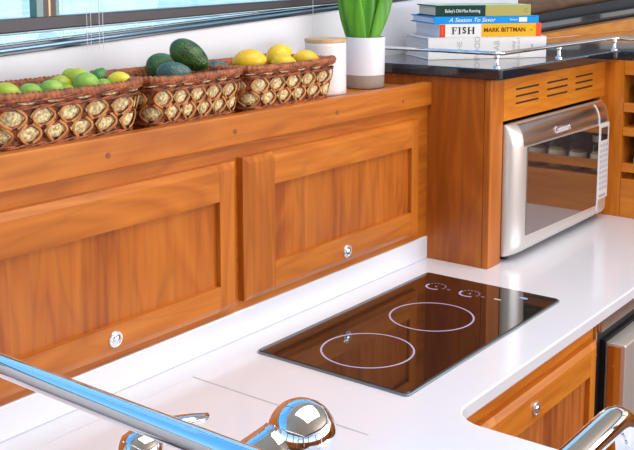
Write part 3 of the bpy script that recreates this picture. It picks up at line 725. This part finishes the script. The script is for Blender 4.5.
pb = at(365, 92, 'y', .150)
pr_ = .0398
PT = thing('potted_plant', 'fleshy green aloe in a white and taupe dipped pot', 'plant', (pb.x, .150, SZ))
zt = at(365, 38.5, 'y', .150-.03).z - SZ
zb_ = at(365, 77.5, 'y', .150-.038).z - SZ
prof = [(pr_*.86, 0), (pr_*.93, .002), (pr_*.965, .006), (pr_*.975, zb_)]
o = MB().lathe(prof, 48, cap=True).build('pot_base', pot_t, PT, smooth=True); smooth_angle(o)
o = MB().lathe([(pr_*.976, zb_+.0002), (pr_*1.0, zt-.002), (pr_*.99, zt), (pr_*.93, zt), (pr_*.90, zt-.012), (pr_*.2, zt-.013)], 48, cap=False).build('pot', pot_w, PT, smooth=True); smooth_angle(o)
MB().lathe([(pr_*.895, zt-.012), (pr_*.895, zt-.009), (.002, zt-.007)], 32).build('soil', soil, PT, smooth=True)
def leafmat():
    m, nt, b = newmat('aloe_leaf'); N = nt.nodes; L = nt.links
    tc = N.new('ShaderNodeTexCoord'); no = N.new('ShaderNodeTexNoise'); no.inputs['Scale'].default_value = 30
    mp = N.new('ShaderNodeMapping'); mp.inputs['Scale'].default_value = (2, 2, .25); L.new(tc.outputs['Object'], mp.inputs[0]); L.new(mp.outputs[0], no.inputs['Vector'])
    r = N.new('ShaderNodeValToRGB'); r.color_ramp.elements[0].position = .3; r.color_ramp.elements[0].color = (.03, .19, .006, 1)
    r.color_ramp.elements[1].position = .7; r.color_ramp.elements[1].color = (.15, .46, .02, 1); L.new(no.outputs['Fac'], r.inputs[0]); L.new(r.outputs[0], b.inputs['Base Color'])
    wv = N.new('ShaderNodeTexWave'); wv.bands_direction = 'Z'; wv.inputs['Scale'].default_value = 160; wv.inputs['Distortion'].default_value = 1; L.new(tc.outputs['Object'], wv.inputs['Vector'])
    bp = N.new('ShaderNodeBump'); bp.inputs['Strength'].default_value = .15; bp.inputs['Distance'].default_value = .001; L.new(wv.outputs['Fac'], bp.inputs['Height']); L.new(bp.outputs['Normal'], b.inputs['Normal'])
    setp(b, Roughness=.32); return m
leafm = leafmat()
def leaf(base, tip, bend, w, th, face):
    """thick pointed leaf from base to tip; face = direction the broad side looks"""
    base = Vector(base); tip = Vector(tip); face = Vector(face).normalized(); n = 22; k = 14; V = []; F = []
    for i in range(n+1):
        t = i/n; p = base.lerp(tip, t) + Vector(bend)*math.sin(PI*t)
        tt = (tip-base).normalized(); side = tt.cross(face).normalized()
        ww = w*(.60+.40*math.sin(min(1, t*2.4)*PI/2)) * (1-max(0, (t-.45)/.55)**1.8) + .0004
        tk = th*(1-t**1.5)+.0003
        for q in range(k):
            a = 2*PI*q/k; c = math.cos(a); s = math.sin(a)
            yy = (s if s > 0 else s*.15 + .35*(c*c-1)*0 )
            V.append(p + side*c*ww + face*(tk*s*(1 if s > 0 else .55)) + face*(abs(c)**2*tk*.5))
    for i in range(n):
        for q in range(k): F.append((i*k+q, i*k+(q+1) % k, (i+1)*k+(q+1) % k, (i+1)*k+q))
    F.append(tuple(range(k))[::-1]); F.append(tuple(range(n*k, n*k+k)))
    return mesh('leaf', V, F, leafm, PT, smooth=True)
tc_ = Vector((-RT.x, -RT.y, 0)).normalized()        # toward picture-left, only to aim the broad leaf
vf = Vector((-FW.x, -FW.y, 0)).normalized()
R_ = -tc_
zs_ = zt-.012
leaf(Vector((0, 0, zs_))-R_*.012, Vector((0, 0, zs_+.21))-R_*.020, -R_*.003, .0370, .013, vf)
leaf(Vector((0, 0, zs_))+vf*.016-R_*.008, Vector((0, 0, zs_+.17))-R_*.045+vf*.02, -R_*.002, .0200, .009, vf-R_*.4)
leaf(Vector((0, 0, zs_))+R_*.010+vf*.004, Vector((0, 0, zs_+.15))+R_*.052, R_*.006, .0150, .008, vf+R_*.5)
leaf(Vector((0, 0, zs_))-vf*.012+R_*.001, Vector((0, 0, zs_+.19))+R_*.010-vf*.02, (0, 0, 0), .026, .010, vf)

# ================================================================== BOOKS
o0 = at(428, 60, 'z', .4033); o1 = at(546, 57.2, 'z', .4033)
SD = (o1-o0); SD.z = 0; SLEN = SD.length; SD.normalize(); BD = Vector((-SD.y, SD.x, 0))
ang = math.atan2(SD.y, SD.x)
def ppx(u): return None
def book(label, s0, ln, dp, z, th, cover, pages, back=0.):
    loc = o0+SD*s0+BD*back; t = thing('book', label, 'book', (loc.x, loc.y, z), ang, 'cookbooks stacked on the black counter')
    c = .0022
    m = MB(); V = []
    m.box(0, ln, 0, dp, 0, c); m.box(0, ln, 0, dp, th-c, th); m.box(0, ln, 0, c, c, th-c)
    m.build('cover', cover, t, bevel=.0006)
    MB().box(.004, ln-.004, c+.0003, dp-.004, c+.0002, th-c-.0002).build('pages', pages, t)
    return t
zz = .4033
b4 = book('thick white hardcover cookbook at the bottom of the stack', 0, SLEN, .158, zz, .0465, col('white_cover', (.80, .78, .78)), paper)
fnt = col('faint_grey_ink', (.52, .50, .52)); 
def onspine(t, name, body, size, x, zc_, mat, bold=0., sx=1., rot=False, shear=0., y=-.0004, align='CENTER'):
    R, U = ((1, 0, 0), (0, 0, 1)) if not rot else ((0, 0, 1), (-1, 0, 0))
    o = text(name, body, size, (x, y, zc_), R, U, mat, t, bold=bold, sx=sx, shear=shear, align=align); return o
onspine(b4, 'title_lettering', 'THE', .016, .072, .024, fnt, rot=True)
onspine(b4, 'title_lettering', 'FOOD', .0175, .113, .024, fnt, rot=True)
onspine(b4, 'title_lettering', 'LAB', .0175, .158, .024, fnt, rot=True)
onspine(b4, 'author_lettering', 'J. KENJI', .0085, .198, .024, fnt, rot=True)
onspine(b4, 'author_lettering', 'LOPEZ-ALT', .0085, .209, .024, fnt, rot=True)
MB().box(.238, .243, -.0006, 0, .016, .030).build('publisher_mark', fnt, b4)
zz += .0467
b3 = book('white and orange hardcover titled FISH in black letters', .025, .236, .165, zz, .0290, col('white_cover_2', (.82, .80, .80)), paper)
MB().box(.0002, .0130, -.0006, .0, .0012, .0285).build('spine_patch', col('red_spine', (.75, .05, .02)), b3)
MB().box(.0965, .2235, -.0006, .0, .0008, .0288).build('spine_patch', col('orange_spine', (.92, .45, .015)), b3)
MB().box(.2236, .2362, -.0007, .0, .0004, .0290).build('spine_patch', col('red_spine_2', (.80, .10, .02)), b3)
ink = col('black_ink', (.012, .012, .015)); onspine(b3, 'small_lettering', 'HOW TO', .0042, .0066, .0145, col('spine_orange_ink', (.9, .5, .1)), rot=True, y=-.0009)
onspine(b3, 'title_lettering', 'S', .0195, .0563, .0148, ink, bold=.0005, sx=.95)
m = MB(); zb1, zt1 = .0064, .0232
def stem(x, w=.0036): m.box(x-w/2, x+w/2, -.0007, -.0001, zb1, zt1)
def ser(x, z, w=.0090): m.box(x-w/2, x+w/2, -.0007, -.0001, z-.0005, z+.0005)
stem(.0335); ser(.0335, zb1); ser(.0335, zt1); m.box(.0335, .0425, -.0007, -.0001, zt1-.0008, zt1+.0005); m.box(.0417, .0427, -.0007, -.0001, zt1-.0050, zt1); m.box(.0335, .0395, -.0007, -.0001, .0146, .0156); m.box(.0388, .0396, -.0007, -.0001, .0125, .0177)
stem(.0495); ser(.0495, zb1); ser(.0495, zt1)
for x in (.0725, .0840): stem(x); ser(x, zb1, .0072); ser(x, zt1, .0072)
m.box(.0725, .0840, -.0007, -.0001, .0142, .0153)
for v_ in m.V: v_.x = .0310+(v_.x-.0335)*.92; v_.z = .0148+(v_.z-.0148)*.84
m.build('title_serifs', ink, b3)
onspine(b3, 'author_lettering', 'MARK BITTMAN', .0130, .1500, .0150, col('brown_ink', (.14, .05, .01)), bold=.0003, y=-.0009, sx=1.04)
onspine(b3, 'publisher_mark', 'w', .008, .213, .0148, col('brown_ink_2', (.3, .12, .03)), y=-.0009)
zz += .0292
b2 = book('thin bright blue hardcover with white script lettering', .012, .243, .150, zz, .0158, col('blue_cover', (.004, .30, .78)), paper)
wi = col('white_ink', (.85, .88, .92))
onspine(b2, 'title_lettering', 'A Season To Savor', .0125, .0870, .0078, wi, shear=.35, sx=1.1)
onspine(b2, 'small_lettering', 'Recipes', .0060, .1835, .0080, wi)
MB().box(.1960, .2150, -.0006, 0, .0030, .0125).build('spine_patch', wi, b2)
zz += .0160
b1 = book('dark green and olive cookbook on top of the stack', .016, .219, .120, zz, .0238, col('dark_green_cover', (.006, .045, .035)), paper_c)
MB().box(.1135, .2192, -.0006, .0, .0, .0238).build('spine_patch', col('olive_spine', (.42, .38, .12)), b1)
MB().box(.0, .219, .001, .119, .0238, .0243).build('front_cover_print', flat('cover_print', (.50, .60, .42), .5, var=.5, vscale=14), b1)
onspine(b1, 'title_lettering', "Bailey's Old-Max Running", .0098, .0610, .0115, wi, sx=.80)
ring_o = text('publisher_mark', 'C', .011, (.208, -.0009, .012), (1, 0, 0), (0, 0, 1), col('olive_ink', (.25, .22, .06)), b1)

# ================================================================== FAUCET
FC = thing('faucet', 'polished chrome galley faucet with a round spout head and lever handle', 'faucet', (-.508, -.283, 0))
def loc(P): return Vector(P)-Vector((-.508, -.283, 0))
o = MB().lathe([(.031, 0.0003), (.031, .006), (.0245, .010), (.0235, .06), (.0235, .118), (.0225, .128), (.018, .138), (.010, .143), (.001, .1445)], 40).build('body', chrome, FC, smooth=True)
H_ = loc(far(301, 434, 1.0)); S_ = loc(far(224, 487, .97))
dr = (H_-S_).normalized(); LN = (H_-S_).length; RB_ = .0355
prof = [(.022, -.012), (.0262, -.004), (.0275, .004), (.0278, LN-.030), (.0290, LN-.024)]
for i in range(0, 15):
    a = PI*.80 - PI*.80*i/14; prof.append((max(RB_*math.sin(a), .0003), LN + RB_*math.cos(a)))
o = MB().lathe(prof, 48, S_, dr).build('spout', chrome, FC, smooth=True)
MB().lathe([(.016, 0), (.018, .034), (.015, .038)], 28, H_+dr*.004, Vector((0, 0, -1))+dr*.2).build('nozzle', chrome, FC, smooth=True)
MB().tube([(0, 0, .05), S_*.5+Vector((0, 0, .028)), S_+dr*.004], [.0225, .0235, .0250], 28).build('spout_neck', chrome, FC, smooth=True)
tip = loc(far(208, 417, 1.05)); bs = Vector((.0, .0, .139)); n = 10; V = []; F = []
sd = (tip-bs).cross(Vector((0, 0, 1))).normalized()
m = MB(); pts = [bs.lerp(tip, i/n)+Vector((0, 0, .003*math.sin(PI*i/n))) for i in range(n+1)]
w_ = [.012-.004*abs(i/n-.3)+(-.006 if i == n else 0) for i in range(n+1)]
for i, p in enumerate(pts):
    for q in range(12):
        a = 2*PI*q/12; V.append(p+sd*math.cos(a)*w_[i]+Vector((0, 0, 1))*math.sin(a)*(.0085-.0035*i/n))
for i in range(n):
    for q in range(12): F.append((i*12+q, i*12+(q+1) % 12, (i+1)*12+(q+1) % 12, (i+1)*12+q))
F += [tuple(range(12))[::-1], tuple(range(n*12, n*12+12))]
mesh('lever', V, F, chrome, FC, smooth=True)

# ================================================================== HANDRAILS
HR = thing('handrail', 'polished chrome handrail crossing in front of the locker at lower left', 'rail', (0, 0, 0), 0, None)
pts = []
def hw(u): return 22.5+.030*u
for u in (0, 60, 120, 180, 240, 300):
    pts.append(far(u, 364.6+.388*u, 19.2/hw(u)))
d0 = (pts[0]-pts[1]).normalized(); st_ = pts[0]+d0*((.0440-pts[0].y)/d0.y); pts = [st_]+pts
e = pts[-1]; dd_ = (pts[-1]-pts[-2]).normalized(); pts += [e+dd_*.05]
e = pts[-1]; tgt_ = Vector((e.x-.05, e.y-.07, e.z)); 
pts += [e+dd_*.035+Vector((0, 0, -.010)), e+dd_*.05+Vector((0, 0, -.035)), e+dd_*.052+Vector((0, 0, -.08)), Vector((e.x+dd_.x*.052, e.y+dd_.y*.052, -.895))]
0 and print('HR', [tuple(round(c, 3) for c in p) for p in pts])
MB().tube(pts, .0095, 32).build('tube', chrome, HR, smooth=True)
MB().lathe([(.024, 0), (.024, .004), (.014, .010)], 28, (st_.x, .0445, st_.z), (0, -1, 0)).build('flange', chrome, HR, smooth=False)
MB().lathe([(.026, 0), (.026, .005), (.012, .012)], 28, (pts[-1].x, pts[-1].y, -.8998)).build('flange', chrome, HR)
HR2 = thing('handrail', 'polished chrome grab rail bending downward at the lower right corner', 'rail')
c0 = far(601, 432, .80); zt = c0.z; yy = c0.y; xe = c0.x+.018
pts = [Vector((-1.02, yy, -.895)), Vector((-1.02, yy, zt-.06))]
for i in range(1, 8): a = PI - i*(PI/2)/8; pts.append(Vector((-1.02+.06+.06*math.cos(a), yy, zt-.06+.06*math.sin(a))))
pts.append(Vector((-1.02+.06, yy, zt)))
rb = .050
pts.append(Vector((xe-.02, yy, zt)))
for i in range(0, 11): a = PI/2 - i*(PI/2)/10; pts.append(Vector((xe+rb*math.cos(a), yy, zt-rb+rb*math.sin(a))))
pts.append(Vector((xe+rb, yy, .0095)))
MB().tube(pts, .0115, 28).build('tube', chrome, HR2, smooth=True)
MB().lathe([(.025, 0), (.025, .004), (.013, .010)], 28, (xe+rb, yy, .0003)).build('flange', chrome, HR2)
MB().lathe([(.025, 0), (.025, .004), (.013, .010)], 28, (-1.02, yy, -.8998)).build('flange', chrome, HR2)

# ================================================================== BLIND CORDS
cordm = flat('white_cord', (.8, .8, .82), .6)
BL = thing('window_blind', 'white window blind with thin cords hanging in front of the window', 'blind', (0, YW-.0035, 1.33))
MB().box(-1.4, 1.3, -.022, 0, -.045, .0).build('headrail', white_pl, BL)
for u, v, r_ in ((87.6, 48, .0005), (91.6, 48, .0005), (99.9, 47, .0005), (103.5, 47, .0005), (313, 35, .0004)):
    P = at(u, v, 'y', .2500)-BL.location
    MB().tube([P, (P.x, P.y, -.046)], r_, 6).lathe([(.0008, -.003), (.0008, 0)], 8, P).build('cord', cordm, BL)

# ================================================================== LIGHT
w = bpy.data.worlds.new('world'); sc.world = w; w.use_nodes = True; nt = w.node_tree; N = nt.nodes; L = nt.links
bg = N['Background']; tc = N.new('ShaderNodeTexCoord'); sx = N.new('ShaderNodeSeparateXYZ'); L.new(tc.outputs['Generated'], sx.inputs[0])
rp = N.new('ShaderNodeValToRGB'); e = rp.color_ramp.elements
e[0].position = .0; e[0].color = (.45, .40, .36, 1)
e[1].position = 1.; e[1].color = (.08, .30, .85, 1)
for p, c in ((.46, (.60, .56, .52)), (.50, (1., .98, .95)), (.54, (.92, .97, 1.)), (.62, (.36, .66, 1.)), (.78, (.14, .46, 1.))): k = e.new(p); k.color = (*c, 1)
mr = N.new('ShaderNodeMapRange'); mr.inputs[1].default_value = -1; mr.inputs[2].default_value = 1; L.new(sx.outputs[2], mr.inputs[0]); L.new(mr.outputs[0], rp.inputs[0])
L.new(rp.outputs[0], bg.inputs[0]); bg.inputs[1].default_value = 1.35
def area(name, loc_, tgt, sx_, sy_, pw, colr=(1, 1, 1)):
    l = bpy.data.lights.new(name, 'AREA'); l.shape = 'RECTANGLE'; l.size = sx_; l.size_y = sy_; l.energy = pw; l.color = colr
    o = bpy.data.objects.new(name, l); COL.objects.link(o); o.location = loc_; d = Vector(tgt)-Vector(loc_); o.rotation_euler = d.to_track_quat('-Z', 'Y').to_euler(); return o
area('added_overhead_fill', (.15, -.7, 1.345), (.15, -.7, 0), 1.6, 1.1, 20, (.97, .98, 1))  # added area lamp under the ceiling for soft overhead light
area('added_side_fill', (1.5, -3.15, .6), (.8, 0, .1), 3.2, 1.0, 64, (.98, .98, 1))  # added area lamp inside the unseen side windows, stands in for daylight
sl = bpy.data.lights.new('sun', 'SUN'); sl.energy = 3.6; sl.angle = .01; sl.color = (1, .93, .82); so_ = bpy.data.objects.new('sun', sl); COL.objects.link(so_); so_.rotation_euler = (math.radians(28), 0, 0); so_.location = (0, -6, 12)
vs = sc.view_settings; vs.view_transform = 'Standard'; vs.look = 'None'; vs.gamma = 1; vs.use_curve_mapping = False; vs.exposure = .02
sc.cycles.max_bounces = 8
